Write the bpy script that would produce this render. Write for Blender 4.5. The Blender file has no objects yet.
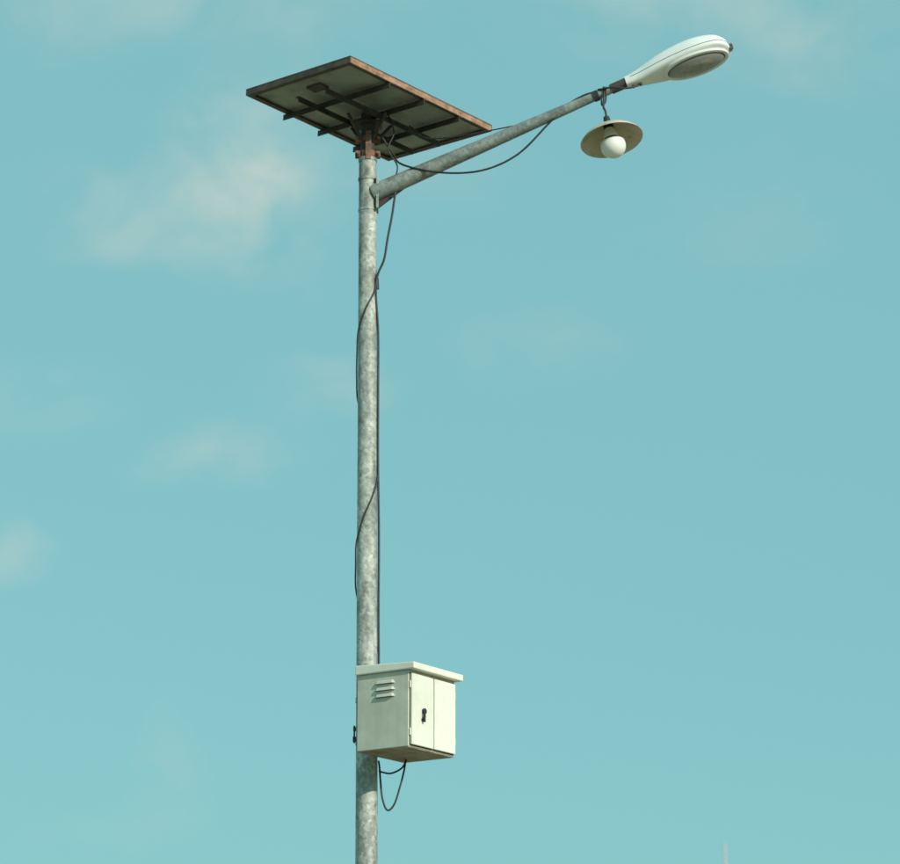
import bpy, bmesh, math, random
from mathutils import Vector, Matrix
random.seed(4)
scene = bpy.context.scene
scene.view_settings.view_transform = 'Standard'
scene.view_settings.look = 'None'
scene.view_settings.exposure = 0
COL = scene.collection

# ---------------------------------------------------------------- materials
def mat_new(name):
    m = bpy.data.materials.new(name); m.use_nodes = True
    nt = m.node_tree
    return m, nt, nt.nodes['Principled BSDF']

def noise_mat(name, c1, c2, scale=8, rough=(0.4, 0.6), metallic=0.0, detail=6, bump=0.0,
              stretch=(1, 1, 1), c3=None, scale3=2.0, t3=(0.55, 0.7), ramp=(0.35, 0.65), bump_scale=60, voronoi=0, vor_amt=0.25, streak=0, streak_amt=.15):
    m, nt, b = mat_new(name)
    N, L = nt.nodes, nt.links
    tc = N.new('ShaderNodeTexCoord')
    mp = N.new('ShaderNodeMapping'); mp.inputs['Scale'].default_value = stretch
    L.new(tc.outputs['Object'], mp.inputs['Vector'])
    n = N.new('ShaderNodeTexNoise'); n.inputs['Scale'].default_value = scale; n.inputs['Detail'].default_value = detail
    L.new(mp.outputs[0], n.inputs['Vector'])
    r = N.new('ShaderNodeValToRGB')
    r.color_ramp.elements[0].position = ramp[0]; r.color_ramp.elements[1].position = ramp[1]
    r.color_ramp.elements[0].color = (*c1, 1); r.color_ramp.elements[1].color = (*c2, 1)
    L.new(n.outputs['Fac'], r.inputs['Fac'])
    col = r.outputs['Color']
    def modulate(col, val, amt):
        mr = N.new('ShaderNodeMapRange'); mr.inputs['To Min'].default_value = 1 - amt; mr.inputs['To Max'].default_value = 1 + amt
        L.new(val, mr.inputs['Value'])
        mu = N.new('ShaderNodeVectorMath'); mu.operation = 'SCALE'
        L.new(col, mu.inputs[0]); L.new(mr.outputs[0], mu.inputs['Scale'])
        return mu.outputs[0]
    if voronoi:
        v = N.new('ShaderNodeTexVoronoi'); v.inputs['Scale'].default_value = voronoi
        L.new(tc.outputs['Object'], v.inputs['Vector'])
        bw = N.new('ShaderNodeRGBToBW'); L.new(v.outputs['Color'], bw.inputs[0])
        col = modulate(col, bw.outputs[0], vor_amt)
    if streak:
        m4 = N.new('ShaderNodeMapping'); m4.inputs['Scale'].default_value = (1, 1, .06)
        L.new(tc.outputs['Object'], m4.inputs['Vector'])
        n4 = N.new('ShaderNodeTexNoise'); n4.inputs['Scale'].default_value = streak; n4.inputs['Detail'].default_value = 3
        L.new(m4.outputs[0], n4.inputs['Vector'])
        r4 = N.new('ShaderNodeMapRange'); r4.inputs['From Min'].default_value = .3; r4.inputs['From Max'].default_value = .7
        L.new(n4.outputs['Fac'], r4.inputs['Value'])
        col = modulate(col, r4.outputs[0], streak_amt)
    if c3:
        n3 = N.new('ShaderNodeTexNoise'); n3.inputs['Scale'].default_value = scale3; n3.inputs['Detail'].default_value = 8
        n3.inputs['Roughness'].default_value = 0.65
        L.new(mp.outputs[0], n3.inputs['Vector'])
        m3 = N.new('ShaderNodeMapRange'); m3.inputs['From Min'].default_value = t3[0]; m3.inputs['From Max'].default_value = t3[1]
        L.new(n3.outputs['Fac'], m3.inputs['Value'])
        mx = N.new('ShaderNodeMix'); mx.data_type = 'RGBA'
        L.new(m3.outputs[0], mx.inputs['Factor']); L.new(col, mx.inputs['A']); mx.inputs['B'].default_value = (*c3, 1)
        col = mx.outputs['Result']
    L.new(col, b.inputs['Base Color'])
    rr = N.new('ShaderNodeMapRange'); rr.inputs['To Min'].default_value = rough[0]; rr.inputs['To Max'].default_value = rough[1]
    L.new(n.outputs['Fac'], rr.inputs['Value']); L.new(rr.outputs[0], b.inputs['Roughness'])
    b.inputs['Metallic'].default_value = metallic
    if bump:
        nb = N.new('ShaderNodeTexNoise'); nb.inputs['Scale'].default_value = bump_scale; nb.inputs['Detail'].default_value = 4
        L.new(tc.outputs['Object'], nb.inputs['Vector'])
        bp = N.new('ShaderNodeBump'); bp.inputs['Strength'].default_value = bump; bp.inputs['Distance'].default_value = 0.01
        L.new(nb.outputs['Fac'], bp.inputs['Height']); L.new(bp.outputs[0], b.inputs['Normal'])
    return m

M_galv = noise_mat('galvanised_steel', (0.23, 0.26, 0.235), (0.45, 0.475, 0.43), scale=13, rough=(0.55, 0.7), metallic=0.15,
                   stretch=(1, 1, 0.6), c3=(0.14, 0.145, 0.125), scale3=18, t3=(0.53, 0.72), voronoi=55, vor_amt=0.34, bump=0.25, streak=30, streak_amt=.14)
M_galv2 = noise_mat('weathered_steel_arm', (0.17, 0.205, 0.20), (0.31, 0.345, 0.325), scale=9, rough=(0.5, 0.7), metallic=0.2,
                    c3=(0.11, 0.10, 0.08), scale3=14, t3=(0.56, 0.74), voronoi=60, vor_amt=0.25, bump=0.2)
M_dark = noise_mat('dark_painted_steel', (0.028, 0.026, 0.022), (0.065, 0.056, 0.044), scale=12, rough=(0.5, 0.8), metallic=0.2,
                   c3=(0.14, 0.075, 0.04), scale3=14, t3=(0.55, 0.7))
M_rust = noise_mat('rusted_steel', (0.12, 0.065, 0.04), (0.36, 0.20, 0.11), scale=14, rough=(0.7, 0.9),
                   c3=(0.06, 0.045, 0.035), scale3=22, t3=(0.5, 0.66), bump=0.3)
M_frame = noise_mat('dull_rusted_frame', (0.24, 0.135, 0.085), (0.42, 0.25, 0.16), scale=22, rough=(0.7, 0.9),
                    c3=(0.11, 0.07, 0.05), scale3=26, t3=(0.54, 0.72), bump=0.3)
M_framed = noise_mat('dark_frame', (0.05, 0.04, 0.034), (0.11, 0.08, 0.06), scale=18, rough=(0.6, 0.8), c3=(0.17, 0.09, 0.055), scale3=20, t3=(.56, .7))
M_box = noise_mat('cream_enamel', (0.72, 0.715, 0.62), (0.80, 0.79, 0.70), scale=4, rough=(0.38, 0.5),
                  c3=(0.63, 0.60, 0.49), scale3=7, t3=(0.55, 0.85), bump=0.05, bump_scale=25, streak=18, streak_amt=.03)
M_boxside = noise_mat('shaded_enamel', (0.47, 0.475, 0.395), (0.60, 0.60, 0.51), scale=5, rough=(0.45, 0.6),
                  c3=(0.42, 0.40, 0.31), scale3=8, t3=(0.5, 0.8), bump=0.05, bump_scale=25, streak=22, streak_amt=.05)  # door enamel toned down: weaker light on the side put into the colour
M_boxunder = noise_mat('brown_enamel', (0.25, 0.19, 0.13), (0.42, 0.35, 0.26), scale=14, rough=(0.6, 0.8))  # brown mottled enamel, for the underside and the door seam strip
M_head = noise_mat('lamp_housing_paint', (0.77, 0.79, 0.77), (0.83, 0.84, 0.82), scale=7, rough=(0.25, 0.36),
                   c3=(0.55, 0.54, 0.49), scale3=16, t3=(0.62, 0.84))
M_black = noise_mat('black_rubber', (0.012, 0.015, 0.017), (0.03, 0.033, 0.035), scale=20, rough=(0.45, 0.6))
M_back = noise_mat('panel_backsheet', (0.27, 0.285, 0.25), (0.38, 0.39, 0.345), scale=4, rough=(0.5, 0.7),
                   c3=(0.16, 0.145, 0.11), scale3=5, t3=(0.47, 0.7))
M_shade = noise_mat('shade_enamel', (0.50, 0.43, 0.31), (0.66, 0.58, 0.44), scale=9, rough=(0.35, 0.55),
                    c3=(0.22, 0.14, 0.08), scale3=16, t3=(0.56, 0.72))
M_bulb = noise_mat('bulb_opal_glass', (0.83, 0.83, 0.80), (0.87, 0.87, 0.84), scale=3, rough=(0.12, 0.18))
M_chrome = noise_mat('reflector_aluminium', (0.26, 0.26, 0.23), (0.42, 0.41, 0.37), scale=20, rough=(0.25, 0.4), metallic=0.7)
M_amber = noise_mat('lamp_module', (0.20, 0.14, 0.08), (0.42, 0.32, 0.2), scale=30, rough=(0.3, 0.5))
M_conc = noise_mat('concrete', (0.28, 0.27, 0.25), (0.4, 0.39, 0.36), scale=9, rough=(0.8, 0.95), bump=0.4)
M_ground = noise_mat('dry_ground', (0.22, 0.18, 0.12), (0.36, 0.31, 0.22), scale=0.6, rough=(0.9, 1.0), detail=10,
                     c3=(0.10, 0.13, 0.05), scale3=0.12, t3=(0.5, 0.6), bump=0.6, bump_scale=8)
M_white = noise_mat('mast_paint', (0.50, 0.46, 0.40), (0.62, 0.58, 0.52), scale=5, rough=(0.4, 0.5))
M_lens, nt, b = mat_new('lens_glass')
nz = nt.nodes.new('ShaderNodeTexNoise'); nz.inputs['Scale'].default_value = 30
rg = nt.nodes.new('ShaderNodeMapRange'); rg.inputs['To Min'].default_value = 0.05; rg.inputs['To Max'].default_value = 0.2
nt.links.new(nz.outputs['Fac'], rg.inputs['Value']); nt.links.new(rg.outputs[0], b.inputs['Roughness'])
b.inputs['Base Color'].default_value = (0.85, 0.87, 0.84, 1); b.inputs['Transmission Weight'].default_value = 0.75
b.inputs['IOR'].default_value = 1.3
M_cell, nt, b = mat_new('solar_cells')
tc = nt.nodes.new('ShaderNodeTexCoord'); br = nt.nodes.new('ShaderNodeTexBrick')
br.offset = 0; br.inputs['Scale'].default_value = 1; br.inputs['Brick Width'].default_value = 0.12; br.inputs['Row Height'].default_value = 0.12
br.inputs['Mortar Size'].default_value = 0.003
br.inputs['Color1'].default_value = (0.01, 0.02, 0.06, 1); br.inputs['Color2'].default_value = (0.015, 0.025, 0.07, 1)
br.inputs['Mortar'].default_value = (0.4, 0.42, 0.45, 1)
nt.links.new(tc.outputs['Object'], br.inputs['Vector']); nt.links.new(br.outputs['Color'], b.inputs['Base Color'])
b.inputs['Roughness'].default_value = 0.12

# ---------------------------------------------------------------- mesh helpers
def empty(name, loc=(0, 0, 0)):
    e = bpy.data.objects.new(name, None); e.location = loc; e.empty_display_size = 0.2; COL.objects.link(e); return e

def finish(bm, name, mat, parent=None, smooth=False, bevel=0.0):
    bmesh.ops.recalc_face_normals(bm, faces=bm.faces)
    me = bpy.data.meshes.new(name); bm.to_mesh(me); bm.free()
    if smooth:
        for p in me.polygons: p.use_smooth = True
    o = bpy.data.objects.new(name, me); COL.objects.link(o)
    for m_ in (mat if isinstance(mat, list) else [mat]): me.materials.append(m_)
    if bevel:
        bv = o.modifiers.new('bev', 'BEVEL'); bv.width = bevel; bv.segments = 2; bv.limit_method = 'ANGLE'; bv.angle_limit = math.radians(40)
    if smooth:
        try:
            me.set_sharp_from_angle(angle=math.radians(40))
        except Exception: pass
    if parent: o.parent = parent
    return o

def frame(t):
    t = t.normalized(); r = Vector((0, 0, 1)) if abs(t.z) < 0.9 else Vector((0, 1, 0))
    a = t.cross(r).normalized(); return a, t.cross(a).normalized()

def catmull(P, k=8):
    P = [Vector(p) for p in P]; out = []
    Q = [P[0] * 2 - P[1]] + P + [P[-1] * 2 - P[-2]]
    for i in range(1, len(Q) - 2):
        p0, p1, p2, p3 = Q[i - 1], Q[i], Q[i + 1], Q[i + 2]
        for j in range(k):
            t = j / k
            out.append(0.5 * ((2 * p1) + (p2 - p0) * t + (2 * p0 - 5 * p1 + 4 * p2 - p3) * t * t + (3 * p1 - p0 - 3 * p2 + p3) * t ** 3))
    out.append(P[-1]); return out

def rings_mesh(bm, rings, cap=True):
    vr = [[bm.verts.new(p) for p in r] for r in rings]
    n = len(vr[0])
    for i in range(len(vr) - 1):
        for j in range(n):
            bm.faces.new((vr[i][j], vr[i][(j + 1) % n], vr[i + 1][(j + 1) % n], vr[i + 1][j]))
    if cap:
        bm.faces.new(vr[0]); bm.faces.new(vr[-1])

def tube_into(bm, pts, rad, seg=10):
    pts = [Vector(p) for p in pts]; rings = []
    a = None
    for i, p in enumerate(pts):
        t = (pts[min(i + 1, len(pts) - 1)] - pts[max(i - 1, 0)]).normalized()
        if a is None: a, b_ = frame(t)
        else:
            a = (a - t * a.dot(t)).normalized()
        b_ = t.cross(a)
        r = rad[i] if isinstance(rad, (list, tuple)) else rad
        rings.append([p + (a * math.cos(2 * math.pi * k / seg) + b_ * math.sin(2 * math.pi * k / seg)) * r for k in range(seg)])
    rings_mesh(bm, rings)

def tube(name, pts, rad, mat, parent, seg=10, smooth=True):
    bm = bmesh.new(); tube_into(bm, pts, rad, seg); return finish(bm, name, mat, parent, smooth)

def box_into(bm, o, ax, ay, az, dx, dy, dz):
    o = Vector(o); v = []
    for k in (0, 1):
        for (i, j) in ((0, 0), (1, 0), (1, 1), (0, 1)):
            v.append(bm.verts.new(o + ax * (dx * i) + ay * (dy * j) + az * (dz * k)))
    for f in ((0, 1, 2, 3), (4, 5, 6, 7), (0, 1, 5, 4), (1, 2, 6, 5), (2, 3, 7, 6), (3, 0, 4, 7)):
        bm.faces.new([v[i] for i in f])

def box(name, o, ax, ay, az, dx, dy, dz, mat, parent, bevel=0.0):
    bm = bmesh.new(); box_into(bm, o, ax, ay, az, dx, dy, dz); return finish(bm, name, mat, parent, bevel=bevel)
X, Y, Z = Vector((1, 0, 0)), Vector((0, 1, 0)), Vector((0, 0, 1))

# ---------------------------------------------------------------- ground
bm = bmesh.new()
bmesh.ops.create_grid(bm, x_segments=40, y_segments=40, size=1500)
g = finish(bm, 'ground', M_ground)

# ---------------------------------------------------------------- street lamp
lamp = empty('street_lamp')
PT = 7.28
def prad(z): return 0.0655 + (0.0470 - 0.0655) * z / PT
def pcx(z): return -0.022 * max(0, z - 3.5) / (PT - 3.5) - 0.003
zs = [0.02 + i * (PT - 0.02) / 60 for i in range(61)]
tube('pole', [(pcx(z), 0, z) for z in zs], [prad(z) for z in zs], M_galv, lamp, seg=40)
box('footing', (-0.3, -0.3, -0.3), X, Y, Z, 0.6, 0.6, 0.42, M_conc, lamp, bevel=0.02)
box('base_plate', (-0.16, -0.16, 0.12), X, Y, Z, 0.32, 0.32, 0.02, M_galv, lamp, bevel=0.003)
bm = bmesh.new()
for sx in (-1, 1):
    for sy in (-1, 1):
        tube_into(bm, [(sx * .125, sy * .125, .14), (sx * .125, sy * .125, .2)], .011, 8)
        tube_into(bm, [(sx * .125, sy * .125, .14), (sx * .125, sy * .125, .16)], .02, 6)
finish(bm, 'anchor_bolts', M_rust, lamp)
TX = pcx(PT)
tube('pole_cap', [(TX, 0, PT - .012), (TX, 0, PT + .008)], 0.050, M_galv2, lamp, 32)
tube('stub_pipe', [(TX, 0, PT), (TX, 0, 7.545)], 0.038, M_dark, lamp, 28)

A0 = Vector((TX + 0.03, -0.01, 7.085)); A1 = Vector((1.361, -0.30, 7.625))
tube('arm', [A0 + (A1 - A0) * t for t in (0, .02, .25, .5, .75, .97, 1)], [.050, .048, .042, .035, .028, .022, .021], M_galv2, lamp, 28)
bm = bmesh.new()
tube_into(bm, [(pcx(7.16), 0, 7.16), (pcx(7.16), 0, 7.175)], prad(7.1) + .004, 32)
tube_into(bm, [(pcx(7.0), 0, 6.985), (pcx(7.0), 0, 7.0)], prad(7.0) + .003, 32)
finish(bm, 'arm_collar', M_galv, lamp, True)
box('arm_flange', (TX + .046, -.055, 6.99), X, Y, Z, .014, .10, .18, M_galv2, lamp, bevel=.002)
bm = bmesh.new()
ga = [(TX + .058, -.014, 7.0), (TX + .058, -.014, 7.06), (TX + .21, -.042, 7.115), (TX + .12, -.03, 7.045)]
f1 = [bm.verts.new(p) for p in ga]; f2 = [bm.verts.new((p[0], p[1] + .012, p[2])) for p in ga]
bm.faces.new(f1); bm.faces.new(f2)
for i in range(4): bm.faces.new((f1[i], f1[(i + 1) % 4], f2[(i + 1) % 4], f2[i]))
finish(bm, 'arm_gusset', M_dark, lamp)
tube('arm_end_clamp', [A0 + (A1 - A0) * .935, A0 + (A1 - A0) * 1.02], .028, M_dark, lamp, 20)
tube('cable_clip', [A0 + (A1 - A0) * .865, A0 + (A1 - A0) * .885], .030, M_black, lamp, 20)

# lamp head
hd = Vector((.53, -.116, .158)).normalized()
hw = Vector((0, 0, 1)).cross(hd).normalized()
roll = math.radians(-12)
hn = hd.cross(hw).normalized()
Rm = Matrix.Rotation(roll, 3, hd); hw = Rm @ hw; hn = Rm @ hn
H0 = A1 - hd * 0.01
def hp(s, w, n): return H0 + hd * s + hw * w + hn * n
prof = [(0, .032, .032, .032), (.03, .036, .036, .034), (.09, .047, .052, .036), (.16, .068, .073, .036), (.24, .088, .091, .034),
        (.32, .102, .102, .032), (.40, .110, .103, .030), (.47, .107, .093, .030), (.52, .096, .077, .029), (.55, .076, .056, .027),
        (.57, .050, .036, .022), (.58, .02, .015, .012)]
def interp(s):
    for i in range(len(prof) - 1):
        if prof[i][0] <= s <= prof[i + 1][0]:
            t = (s - prof[i][0]) / (prof[i + 1][0] - prof[i][0]); return [prof[i][k] + (prof[i + 1][k] - prof[i][k]) * t for k in (1, 2, 3)]
    return prof[-1][1:]
rings = []
sec = 36
for pp in catmull([Vector((p[0], p[1], p[2])) for p in prof], 3):
    s = pp.x; w = pp.y; t = pp.z; bdep = interp(min(max(s, 0), .58))[2]
    ring = []
    for k in range(sec):
        th = 2 * math.pi * k / sec; c, sn = math.cos(th), math.sin(th)
        if sn >= 0:
            ring.append(hp(s, w * math.copysign(abs(c) ** .85, c), t * abs(sn) ** .9))
        else:
            ring.append(hp(s, w * math.copysign(abs(c) ** .55, c), -bdep * abs(sn) ** .55))
    rings.append(ring)
bm = bmesh.new(); rings_mesh(bm, rings)
finish(bm, 'lamp_housing', M_head, lamp, True)
bm = bmesh.new()
for sgn in (-1, 1):
    pts = [hp(p[0], sgn * (p[1] - .0006), .004) for p in prof[1:]]
    tube_into(bm, catmull(pts, 4), .0018, 6)
finish(bm, 'housing_seam', M_dark, lamp, True)
def ellring(bm, cs, a, bb, n, tr, seg=56):
    ring = []
    for k in range(seg):
        th = 2 * math.pi * k / seg
        ctr = (cs + a * math.cos(th), bb * math.sin(th))
        nr = Vector((math.cos(th) / a, math.sin(th) / bb)).normalized()
        ring.append([hp(ctr[0] + nr.x * tr * math.cos(q), ctr[1] + nr.y * tr * math.cos(q), n + tr * .8 * math.sin(q)) for q in [2 * math.pi * i / 8 for i in range(8)]])
    vr = [[bm.verts.new(p) for p in r] for r in ring]
    for i in range(seg):
        for j in range(8):
            bm.faces.new((vr[i][j], vr[i][(j + 1) % 8], vr[(i + 1) % seg][(j + 1) % 8], vr[(i + 1) % seg][j]))
LC, LA, LB, LN = .383, .170, .092, -.036
bm = bmesh.new(); ellring(bm, LC, LA, LB, LN, .013); finish(bm, 'lens_frame', M_head, lamp, True)
bm = bmesh.new(); ellring(bm, LC, LA - .016, LB - .014, LN - .006, .003); finish(bm, 'lens_gasket', M_dark, lamp, True)
def dome(name, a, bb, n0, dep, mat, rn=7, seg=48):
    bm = bmesh.new(); rr = []
    for i in range(rn):
        ph = i / rn * math.pi / 2
        rr.append([hp(LC + a * math.cos(ph) * math.cos(2 * math.pi * k / seg), bb * math.cos(ph) * math.sin(2 * math.pi * k / seg), n0 - dep * math.sin(ph)) for k in range(seg)])
    rings_mesh(bm, rr); return finish(bm, name, mat, lamp, True)
dome('lens', LA - .013, LB - .012, LN - .004, .034, M_lens)
bm = bmesh.new()
r1 = [hp(LC + (LA - .02) * math.cos(2 * math.pi * k / 40), (LB - .018) * math.sin(2 * math.pi * k / 40), LN - .003) for k in range(40)]
r2 = [hp(LC + (LA - .02) * math.cos(2 * math.pi * k / 40), (LB - .018) * math.sin(2 * math.pi * k / 40), LN - .007) for k in range(40)]
rings_mesh(bm, [r1, r2]); finish(bm, 'reflector', M_chrome, lamp)
bm = bmesh.new()
r1 = [hp(LC + .01 + .085 * math.cos(2 * math.pi * k / 30), .042 * math.sin(2 * math.pi * k / 30), LN - .008) for k in range(30)]
r2 = [hp(LC + .01 + .06 * math.cos(2 * math.pi * k / 30), .028 * math.sin(2 * math.pi * k / 30), LN - .022) for k in range(30)]
rings_mesh(bm, [r1, r2]); finish(bm, 'led_module', M_amber, lamp)
bm = bmesh.new()
box_into(bm, hp(.567, -.018, -.020), hd, hw, hn, .022, .036, .03)
box_into(bm, hp(.583, -.026, -.006), hd, hw, hn, .014, .052, .009)
finish(bm, 'housing_latch', M_chrome, lamp, bevel=.002)
bm = bmesh.new()
for s_, w_ in ((.03, .0), (.07, .0)):
    tube_into(bm, [hp(s_, w_, -.03), hp(s_, w_, -.046)], .008, 6)
finish(bm, 'housing_bolts', M_dark, lamp)

# ---------------------------------------------------------------- solar panel
sp = empty('solar_panel')
T = Vector((-.120, -.665, 7.570)); e1 = Vector((-.551, .514, .018)) * 1.02; e2 = Vector((.756, .815, -.052)) * 1.02
W1, W2 = e1.length, e2.length; e1.normalize(); e2 = (e2 - e1 * e2.dot(e1)).normalized()
en = e2.cross(e1).normalized()
if en.z < 0: en = -en
def sq(a, b_, c): return T + e1 * a + e2 * b_ + en * c
h, th, lip = .034, .006, .026
bm = bmesh.new()
box_into(bm, sq(0, 0, 0), e1, e2, en, W1, th, h); box_into(bm, sq(0, W2 - th, 0), e1, e2, en, W1, th, h)
box_into(bm, sq(th, th, .001), e1, e2, en, W1 - 2 * th, lip, .004); box_into(bm, sq(th, W2 - th - lip, .001), e1, e2, en, W1 - 2 * th, lip, .004)
finish(bm, 'frame_ends', M_framed, sp)  # weaker sun on the end edge is put into this darker colour
bm = bmesh.new()
box_into(bm, sq(0, th, 0), e1, e2, en, th, W2 - 2 * th, h); box_into(bm, sq(W1 - th, th, 0), e1, e2, en, th, W2 - 2 * th, h)
finish(bm, 'frame_sides', M_frame, sp)
bm = bmesh.new()
box_into(bm, sq(th, th + lip, .001), e1, e2, en, lip, W2 - 2 * th - 2 * lip, .004); box_into(bm, sq(W1 - th - lip, th + lip, .001), e1, e2, en, lip, W2 - 2 * th - 2 * lip, .004)
finish(bm, 'frame_lips', M_framed, sp)
bm = bmesh.new()
box_into(bm, sq(-.001, -.001, h - .003), e1, e2, en, W1 + .002, .004, .006); box_into(bm, sq(-.001, .003, h - .003), e1, e2, en, .004, W2 - .004, .006)
finish(bm, 'module_trim', M_framed, sp)
box('backsheet', sq(th, th, .016), e1, e2, en, W1 - 2 * th, W2 - 2 * th, .007, M_back, sp)
o = box('cell_face', Vector((0, 0, 0)), X, Y, Z, W1 - 2 * th, W2 - 2 * th, .005, M_cell, sp)
mw = Matrix((e1, e2, en)).transposed().to_4x4(); mw.translation = sq(th, th, .0245); o.matrix_world = mw
def angle(bm, o, d, a1, length, w=.034, t=.005):
    box_into(bm, o - en * t, d, a1, en, length, w, t)
    box_into(bm, o - en * (w + t), d, a1, en, length, t, w)
bm = bmesh.new()
for fr in (.27, .51, .76):
    angle(bm, sq(-.0, W2 * fr, -.001), e1, e2, W1 + .018, w=.027)
finish(bm, 'cross_rails', M_dark, sp)
bm = bmesh.new()
for fr in (.36, .62):
    angle(bm, sq(W1 * fr, W2 * .10, -.034), e2, e1, W2 * .8, w=.026)
finish(bm, 'long_rails', M_dark, sp)
bm = bmesh.new()
box_into(bm, sq(W1 * .44, W2 * .11, .002), e1, e2, en, .10, .07, .014)
finish(bm, 'junction_box', M_framed, sp, bevel=.002)
bm = bmesh.new()
box_into(bm, Vector((TX - .075, -.06, 7.48)), X, Y, Z, .15, .12, .012)
for a_ in (0.6, 2.2, 3.9, 5.4):
    c, s = math.cos(a_), math.sin(a_)
    tube_into(bm, [(TX + .03 * c, .03 * s, 7.37), (TX + .15 * c, .15 * s, 7.51)], .009, 8)
finish(bm, 'mounting_bracket', M_dark, sp)
bm = bmesh.new()
for z_ in (7.295, 7.38):
    tube_into(bm, [(TX, 0, z_), (TX, 0, z_ + .03)], .0445, 24)
    for s in (-1, 1):
        box_into(bm, Vector((TX + s * .050 - .018, -.02, z_ - .002)), X, Y, Z, .036, .008, .034)
        box_into(bm, Vector((TX + s * .050 - .018, .008, z_ - .002)), X, Y, Z, .036, .008, .034)
        tube_into(bm, [(TX + s * .056, -.04, z_ + .015), (TX + s * .056, .03, z_ + .015)], .006, 8)
        tube_into(bm, [(TX + s * .056, -.034, z_ + .015), (TX + s * .056, -.021, z_ + .015)], .011, 6)
box_into(bm, Vector((TX - .012, -.052, 7.27)), X, Y, Z, .03, .014, .16)
finish(bm, 'pipe_clamps', M_rust, sp)

# ---------------------------------------------------------------- electrical cabinet
cab = empty('electrical_cabinet')
Lc = Vector((-.056, -.190, 4.03)); dw = Vector((.582, .813, 0)).normalized(); dd = Vector((.813, -.582, 0)).normalized()
CW, CD, CH = .413, .315, .39
def cq(a, b_, c): return Lc + dw * a + dd * b_ + Z * c
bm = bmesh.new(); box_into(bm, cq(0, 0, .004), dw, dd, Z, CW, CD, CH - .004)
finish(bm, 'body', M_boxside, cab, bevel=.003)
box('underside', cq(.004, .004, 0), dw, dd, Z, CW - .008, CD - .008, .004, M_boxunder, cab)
bm = bmesh.new()
ov, ovf = .016, .045
c8 = [cq(-ov, -.005, CH + .001), cq(CW + ov, -.005, CH + .001), cq(CW + ov, CD + ovf, CH + .001), cq(-ov, CD + ovf, CH + .001)]
t8 = [c8[0] + Z * .050, c8[1] + Z * .050, c8[2] + Z * .034, c8[3] + Z * .034]
rings_mesh(bm, [c8, t8])
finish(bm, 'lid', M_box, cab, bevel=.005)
half = CW * .5; gp = .011
box('door_gap_shade', cq(.009, CD + .0004, .010), dw, dd, Z, CW - .018, .0015, CH - .022, M_dark, cab)  # dark sheet behind the doors, paints the shade in their gaps
bm = bmesh.new()
box_into(bm, cq(.013, CD + .002, .014), dw, dd, Z, half - .013 - gp / 2, .014, CH - .030)
box_into(bm, cq(half + gp / 2, CD + .002, .014), dw, dd, Z, half - .013 - gp / 2, .014, CH - .030)
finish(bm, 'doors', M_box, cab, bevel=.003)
box('door_seam_shade', cq(half - gp / 2, CD + .002, .014), dw, dd, Z, gp, .003, CH - .030, M_boxunder, cab)  # coloured strip standing in for shade between the two leaves
bm = bmesh.new()
fz = CD + .0162
tube_into(bm, [cq(.11, fz, .192), cq(.11, fz + .012, .192)], .015, 20)
tube_into(bm, [cq(.10, fz, .148), cq(.10, fz + .008, .148)], .010, 16)
box_into(bm, cq(.094, fz + .010, .135), dw, dd, Z, .012, .008, .060)
finish(bm, 'lock_handle', M_black, cab, bevel=.002)
tube('lock_ring', [cq(.108, fz, .168), cq(.108, fz + .009, .168)], .012, M_chrome, cab, 16)
bm = bmesh.new()
for hz in (.06, .30):
    tube_into(bm, [cq(.006, CD + .008, hz), cq(.006, CD + .008, hz + .035)], .004, 10)
    tube_into(bm, [cq(CW - .006, CD + .008, hz), cq(CW - .006, CD + .008, hz + .035)], .003, 10)
finish(bm, 'hinges', M_box, cab, True)
for i in range(3):
    zc = .265 + i * .034
    b0, b1 = .11, .235
    bm = bmesh.new(); rr = []
    for j in range(17):
        t = j / 16; pos = b0 + (b1 - b0) * t
        env = min(1, math.sin(math.pi * t) * 2.6) if 0 < t < 1 else 0.02
        env = max(env, .02)
        rr.append([cq(-.0008, pos, zc + .018 * env), cq(-.009 * env, pos, zc + .012 * env), cq(-.013 * env, pos, zc), cq(-.011 * env, pos, zc - .001), cq(-.0008, pos, zc + .009 * env)])
    rings_mesh(bm, rr); finish(bm, 'louvre_%d' % (i + 1), M_boxside, cab, False)
    box('louvre_slot_%d' % (i + 1), cq(-.0012, b0 + .008, zc - .002), dw, dd, Z, .001, b1 - b0 - .016, .006, M_dark, cab)
bm = bmesh.new()
for hz in (.08, .30):
    zz = 4.03 + hz
    tube_into(bm, [(pcx(zz), 0, zz - .012), (pcx(zz), 0, zz + .012)], prad(zz) + .003, 32)
    box_into(bm, Vector((pcx(zz), 0, zz - .014)) - dw * .060, dw, dd, Z, .12, .066, .028)
finish(bm, 'pole_straps', M_galv2, cab)
bm = bmesh.new()
box_into(bm, Vector((-.078, -.06, 4.11)), X, Y, Z, .018, .03, .022)
box_into(bm, Vector((-.076, -.055, 4.165)), X, Y, Z, .014, .03, .018)
tube_into(bm, [(-.070, -.05, 4.10), (-.070, -.05, 4.19)], .0045, 8)
finish(bm, 'strap_buckles', M_black, cab)

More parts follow.
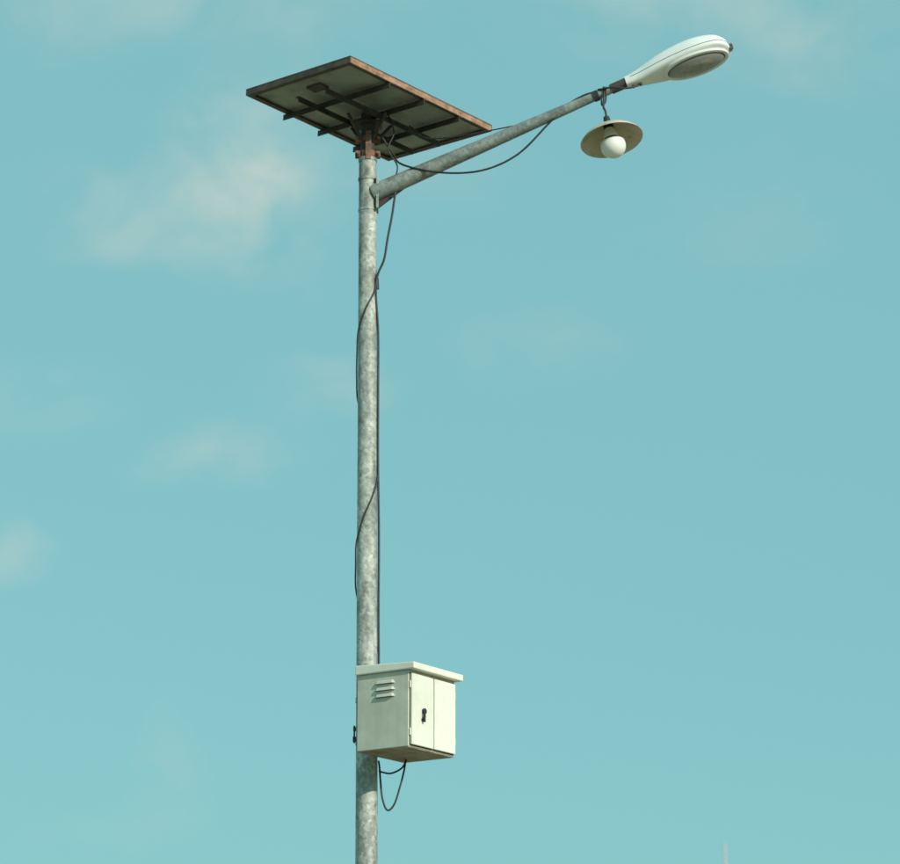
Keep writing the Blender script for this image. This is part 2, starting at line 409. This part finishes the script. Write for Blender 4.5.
# ---------------------------------------------------------------- pendant lamp
pen = empty('pendant_lamp')
pt = A0 + (A1 - A0) * .905
ax = Vector((.17, -.21, -.96)).normalized()
pa, pb = frame(ax)
S0 = Vector((pt.x + .010, pt.y - .02, pt.z - .145))
def lathe(name, prof_, mat, org, seg=48, closed=False):
    bm = bmesh.new()
    rr = [[org + ax * s + (pa * math.cos(2 * math.pi * k / seg) + pb * math.sin(2 * math.pi * k / seg)) * max(r, .0008) for k in range(seg)] for s, r in prof_]
    rings_mesh(bm, rr, cap=not closed)
    return finish(bm, name, mat, pen, True)
tube('cord', catmull([pt + Vector((0, -.01, .028)), pt + Vector((.0, -.032, -.02)), pt + Vector((-.004, -.03, -.09)), S0 + Vector((-.003, 0, .03)), S0 + ax * .01]), .0058, M_black, pen)
tube('cord_hook', catmull([pt + Vector((.012, .02, .025)), pt + Vector((.01, -.033, .015)), pt + Vector((.008, -.03, -.06)), pt + Vector((-.012, -.02, -.08)), pt + Vector((-.014, -.03, -.03))]), .004, M_dark, pen)
lathe('lampholder', [(0, .008), (.004, .016), (.02, .018), (.035, .020), (.05, .022), (.052, .026), (.062, .028), (.10, .026)], M_black, S0)
lathe('shade', [(.052, .027), (.054, .040), (.064, .056), (.082, .086), (.103, .120), (.128, .150), (.144, .165), (.150, .169), (.152, .168), (.150, .163),
                (.133, .148), (.108, .118), (.087, .083), (.070, .053), (.060, .038), (.058, .027)], M_shade, S0)
lathe('bulb_base', [(.080, .026), (.10, .032), (.120, .038), (.144, .043), (.146, .043)], M_bulb, S0)
lathe('bulb_collar', [(.146, .0425), (.149, .044), (.156, .044), (.159, .042)], M_black, S0)
lathe('bulb_globe', [(.159, .043)] + [(.188 + .067 * math.sin(a), .068 * math.cos(a)) for a in [(-.42 + i * (math.pi / 2 + .42) / 14) for i in range(1, 15)]], M_bulb, S0)

# ---------------------------------------------------------------- cables
cb = empty('power_cable')
tube('arm_drop_cable', catmull([(.05, -.04, 7.40), (.11, -.05, 7.30), (.164, -.08, 7.225), (.369, -.14, 7.16), (.585, -.18, 7.16), (.774, -.20, 7.245), (.936, -.22, 7.41), (1.028, -.24, 7.505), (1.125, -.262, 7.560), (1.20, -.285, 7.575)]), .0055, M_black, cb)
tube('panel_lead', catmull([(.20, .05, 7.50), (.315, -.02, 7.40), (.639, -.10, 7.42), (.936, -.18, 7.468), (1.098, -.225, 7.545)]), .0035, M_black, cb)
tube('head_cable', catmull([(1.20, -.285, 7.585), (1.27, -.33, 7.58), (1.33, -.345, 7.570), (1.385, -.34, 7.580), (1.42, -.32, 7.605)]), .005, M_black, cb)
tube('stub_wire', catmull([(TX + .11, -.03, 7.53), (TX + .14, -.05, 7.42), (TX + .11, -.06, 7.32), (TX + .16, -.06, 7.22), (TX + .13, -.06, 7.12)]), .004, M_black, cb)
def pw(deg, z, off=.006):
    a = math.radians(deg); r = prad(z) + off
    return (pcx(z) + r * math.cos(a), r * math.sin(a), z)
tube('down_cable', catmull([(.125, -.06, 7.08), (.108, -.055, 6.95), (.085, -.05, 6.82), (.066, -.045, 6.70), pw(-35, 6.57), pw(-14, 6.3, .009), pw(-12, 6.0, .008), pw(-14, 5.6, .007), pw(-8, 5.2, .010), pw(-12, 4.8, .008), pw(-10, 4.42, .009)]), .006, M_black, cb)
tube('wrapped_cable', catmull([pw(-20, 6.62, .01), pw(-50, 6.52, .007), pw(-100, 6.42), pw(-150, 6.31), pw(-172, 6.18), pw(-180, 6.05), pw(-210, 5.93), pw(-270, 5.8), pw(-330, 5.66), pw(-375, 5.52), pw(-420, 5.40), pw(-470, 5.28), pw(-520, 5.16), pw(-536, 5.05), pw(-560, 4.9), pw(-620, 4.75), pw(-700, 4.6), pw(-740, 4.45)]), .0042, M_black, cb)
tube('cable_loop', catmull([(.195, .04, 4.04), (.185, 0, 3.97), (.165, -.03, 3.885), (.135, -.04, 3.79), (.10, -.045, 3.76), (.075, -.04, 3.82), (.064, -.02, 3.92), (.060, 0, 3.98), (.055, .02, 4.02)]), .0050, M_black, cb)
tube('cable_tail', catmull([(.20, .045, 4.04), (.175, .01, 3.985), (.12, -.03, 3.95), (.075, -.03, 3.955), (.058, -.01, 3.965)]), .0047, M_black, cb)
tube('cable_knot', [pw(-30, 6.60, .006), pw(-24, 6.54, .006)], .012, M_black, cb)

# ---------------------------------------------------------------- distant mast
am = empty('antenna_mast', (7.26, 45, 0))
tube('mast', [(0, 0, 0), (0, 0, 8.2)], [.09, .05], M_white, am, 14)
tube('whip', [(0, 0, 8.2), (0, 0, 9.0), (0, 0, 9.62)], [.035, .026, .015], M_white, am, 10)
box('mast_base', (-.35, -.35, 0), X, Y, Z, .7, .7, .3, M_conc, am, bevel=.03)

# ---------------------------------------------------------------- light
SE = math.radians(27); SD = Vector((.62, -.785, 0)).normalized()
sdir = Vector((SD.x * math.cos(SE), SD.y * math.cos(SE), math.sin(SE)))
sl = bpy.data.lights.new('sun', 'SUN'); sl.energy = 3.7; sl.angle = math.radians(.5); sl.color = (1.0, .93, .81)
so = bpy.data.objects.new('sun', sl); COL.objects.link(so)
so.rotation_euler = (-sdir).to_track_quat('-Z', 'Y').to_euler(); so.location = sdir * 40

w = bpy.data.worlds.new('World'); scene.world = w; w.use_nodes = True
nt = w.node_tree; N, L = nt.nodes, nt.links
bg = N['Background']; bg.inputs['Strength'].default_value = 0.1
sky = N.new('ShaderNodeTexSky'); sky.sky_type = 'NISHITA'; sky.sun_disc = False
sky.sun_elevation = SE; sky.sun_rotation = math.atan2(SD.x, SD.y)
sky.air_density = 1.0; sky.dust_density = 1.5; sky.ozone_density = 1.0
tint = N.new('ShaderNodeMix'); tint.data_type = 'RGBA'; tint.blend_type = 'MULTIPLY'; tint.inputs['Factor'].default_value = 1
L.new(sky.outputs[0], tint.inputs['A']); tint.inputs['B'].default_value = (.82, 1.13, .97, 1)
haze = N.new('ShaderNodeMix'); haze.data_type = 'RGBA'; haze.inputs['Factor'].default_value = .77
L.new(tint.outputs['Result'], haze.inputs['A']); haze.inputs['B'].default_value = (2.42, 5.75, 6.05, 1)
tc = N.new('ShaderNodeTexCoord')
n1 = N.new('ShaderNodeTexNoise'); n1.inputs['Scale'].default_value = 16; n1.inputs['Detail'].default_value = 6
mpw = N.new('ShaderNodeMapping'); mpw.inputs['Scale'].default_value = (1, 1, 1.3)
L.new(tc.outputs['Generated'], mpw.inputs['Vector']); L.new(mpw.outputs[0], n1.inputs['Vector'])
wo = N.new('ShaderNodeVectorMath'); wo.operation = 'SUBTRACT'; L.new(n1.outputs['Color'], wo.inputs[0]); wo.inputs[1].default_value = (.5, .5, .5)
ws = N.new('ShaderNodeVectorMath'); ws.operation = 'SCALE'; L.new(wo.outputs[0], ws.inputs[0]); ws.inputs['Scale'].default_value = .06
wa = N.new('ShaderNodeVectorMath'); L.new(tc.outputs['Generated'], wa.inputs[0]); L.new(ws.outputs[0], wa.inputs[1])
clouds = [(-2.5, 19.8, 1.5, 1.6, 1.0), (-2.2, 21.0, 1.3, 1.1, .6), (-5.2, 19.6, 1.6, .8, .45), (.3, 20.6, 2.4, .9, .25), (-2.9, 14.9, 1.5, .5, .5), (-1.0, 16.1, 1.1, .6, .5),
          (-3.7, 9.0, .7, 1.0, .4), (-7.0, 12.7, .7, .45, .5), (9.3, 23.0, 2.4, 1.2, .45), (3.6, 17.2, 1.6, .7, .22), (6.0, 23.6, 2.6, .8, .45),
          (-7.0, 15.7, 1.4, .6, .3), (8, 19.5, 2.6, .8, .15), (-4.8, 7.9, 1.4, .5, .15), (-3.5, 23.6, 4.0, .9, .4),
          (-24, 20, 6, 2.5, .6), (25, 17, 7, 3, .6), (-50, 28, 9, 4, .6), (60, 25, 12, 4, .6)]
acc = None
for az, el, rx, rz, amp in clouds:
    a, e = math.radians(az), math.radians(el)
    c = (math.sin(a) * math.cos(e), math.cos(a) * math.cos(e), math.sin(e))
    s1 = N.new('ShaderNodeVectorMath'); s1.operation = 'SUBTRACT'; L.new(wa.outputs[0], s1.inputs[0]); s1.inputs[1].default_value = c
    s2 = N.new('ShaderNodeVectorMath'); s2.operation = 'MULTIPLY'; L.new(s1.outputs[0], s2.inputs[0])
    ix = 1 / math.radians(rx) / 1.25; iz = 1 / math.radians(rz) / 1.25; s2.inputs[1].default_value = (ix, ix, iz)
    s3 = N.new('ShaderNodeVectorMath'); s3.operation = 'LENGTH'; L.new(s2.outputs[0], s3.inputs[0])
    m = N.new('ShaderNodeMapRange'); m.interpolation_type = 'SMOOTHSTEP'
    m.inputs['From Min'].default_value = 0; m.inputs['From Max'].default_value = 1.35; m.inputs['To Min'].default_value = amp; m.inputs['To Max'].default_value = 0
    L.new(s3.outputs['Value'], m.inputs['Value'])
    if acc is None: acc = m.outputs[0]
    else:
        ad_ = N.new('ShaderNodeMath'); ad_.operation = 'ADD'; L.new(acc, ad_.inputs[0]); L.new(m.outputs[0], ad_.inputs[1]); acc = ad_.outputs[0]
n2 = N.new('ShaderNodeTexNoise'); n2.inputs['Scale'].default_value = 26; n2.inputs['Detail'].default_value = 7; n2.inputs['Roughness'].default_value = .56
n2.inputs['Distortion'].default_value = .4
L.new(mpw.outputs[0], n2.inputs['Vector'])
m2 = N.new('ShaderNodeMapRange'); m2.inputs['From Min'].default_value = .32; m2.inputs['From Max'].default_value = .68; m2.inputs['To Min'].default_value = .1; m2.inputs['To Max'].default_value = 1.2
L.new(n2.outputs['Fac'], m2.inputs['Value'])
mm = N.new('ShaderNodeMath'); mm.operation = 'MULTIPLY'; mm.use_clamp = True; L.new(acc, mm.inputs[0]); L.new(m2.outputs[0], mm.inputs[1])
mk = N.new('ShaderNodeMath'); mk.operation = 'MULTIPLY'; mk.use_clamp = True; L.new(mm.outputs[0], mk.inputs[0]); mk.inputs[1].default_value = .85
cm = N.new('ShaderNodeMix'); cm.data_type = 'RGBA'
L.new(mk.outputs[0], cm.inputs['Factor']); L.new(haze.outputs['Result'], cm.inputs['A']); cm.inputs['B'].default_value = (5.2, 6.35, 5.85, 1)
L.new(cm.outputs['Result'], bg.inputs['Color'])

# ---------------------------------------------------------------- camera
cd = bpy.data.cameras.new('camera'); cd.lens = 118.4; cd.sensor_width = 36; cd.sensor_fit = 'HORIZONTAL'; cd.clip_end = 5000
cd.dof.use_dof = True; cd.dof.focus_distance = 14.2; cd.dof.aperture_fstop = 4.0
co = bpy.data.objects.new('camera', cd); COL.objects.link(co)
co.location = (0, -15, 1.6); co.rotation_euler = (math.radians(90 + 15.5), 0, math.radians(-1.6))
scene.camera = co
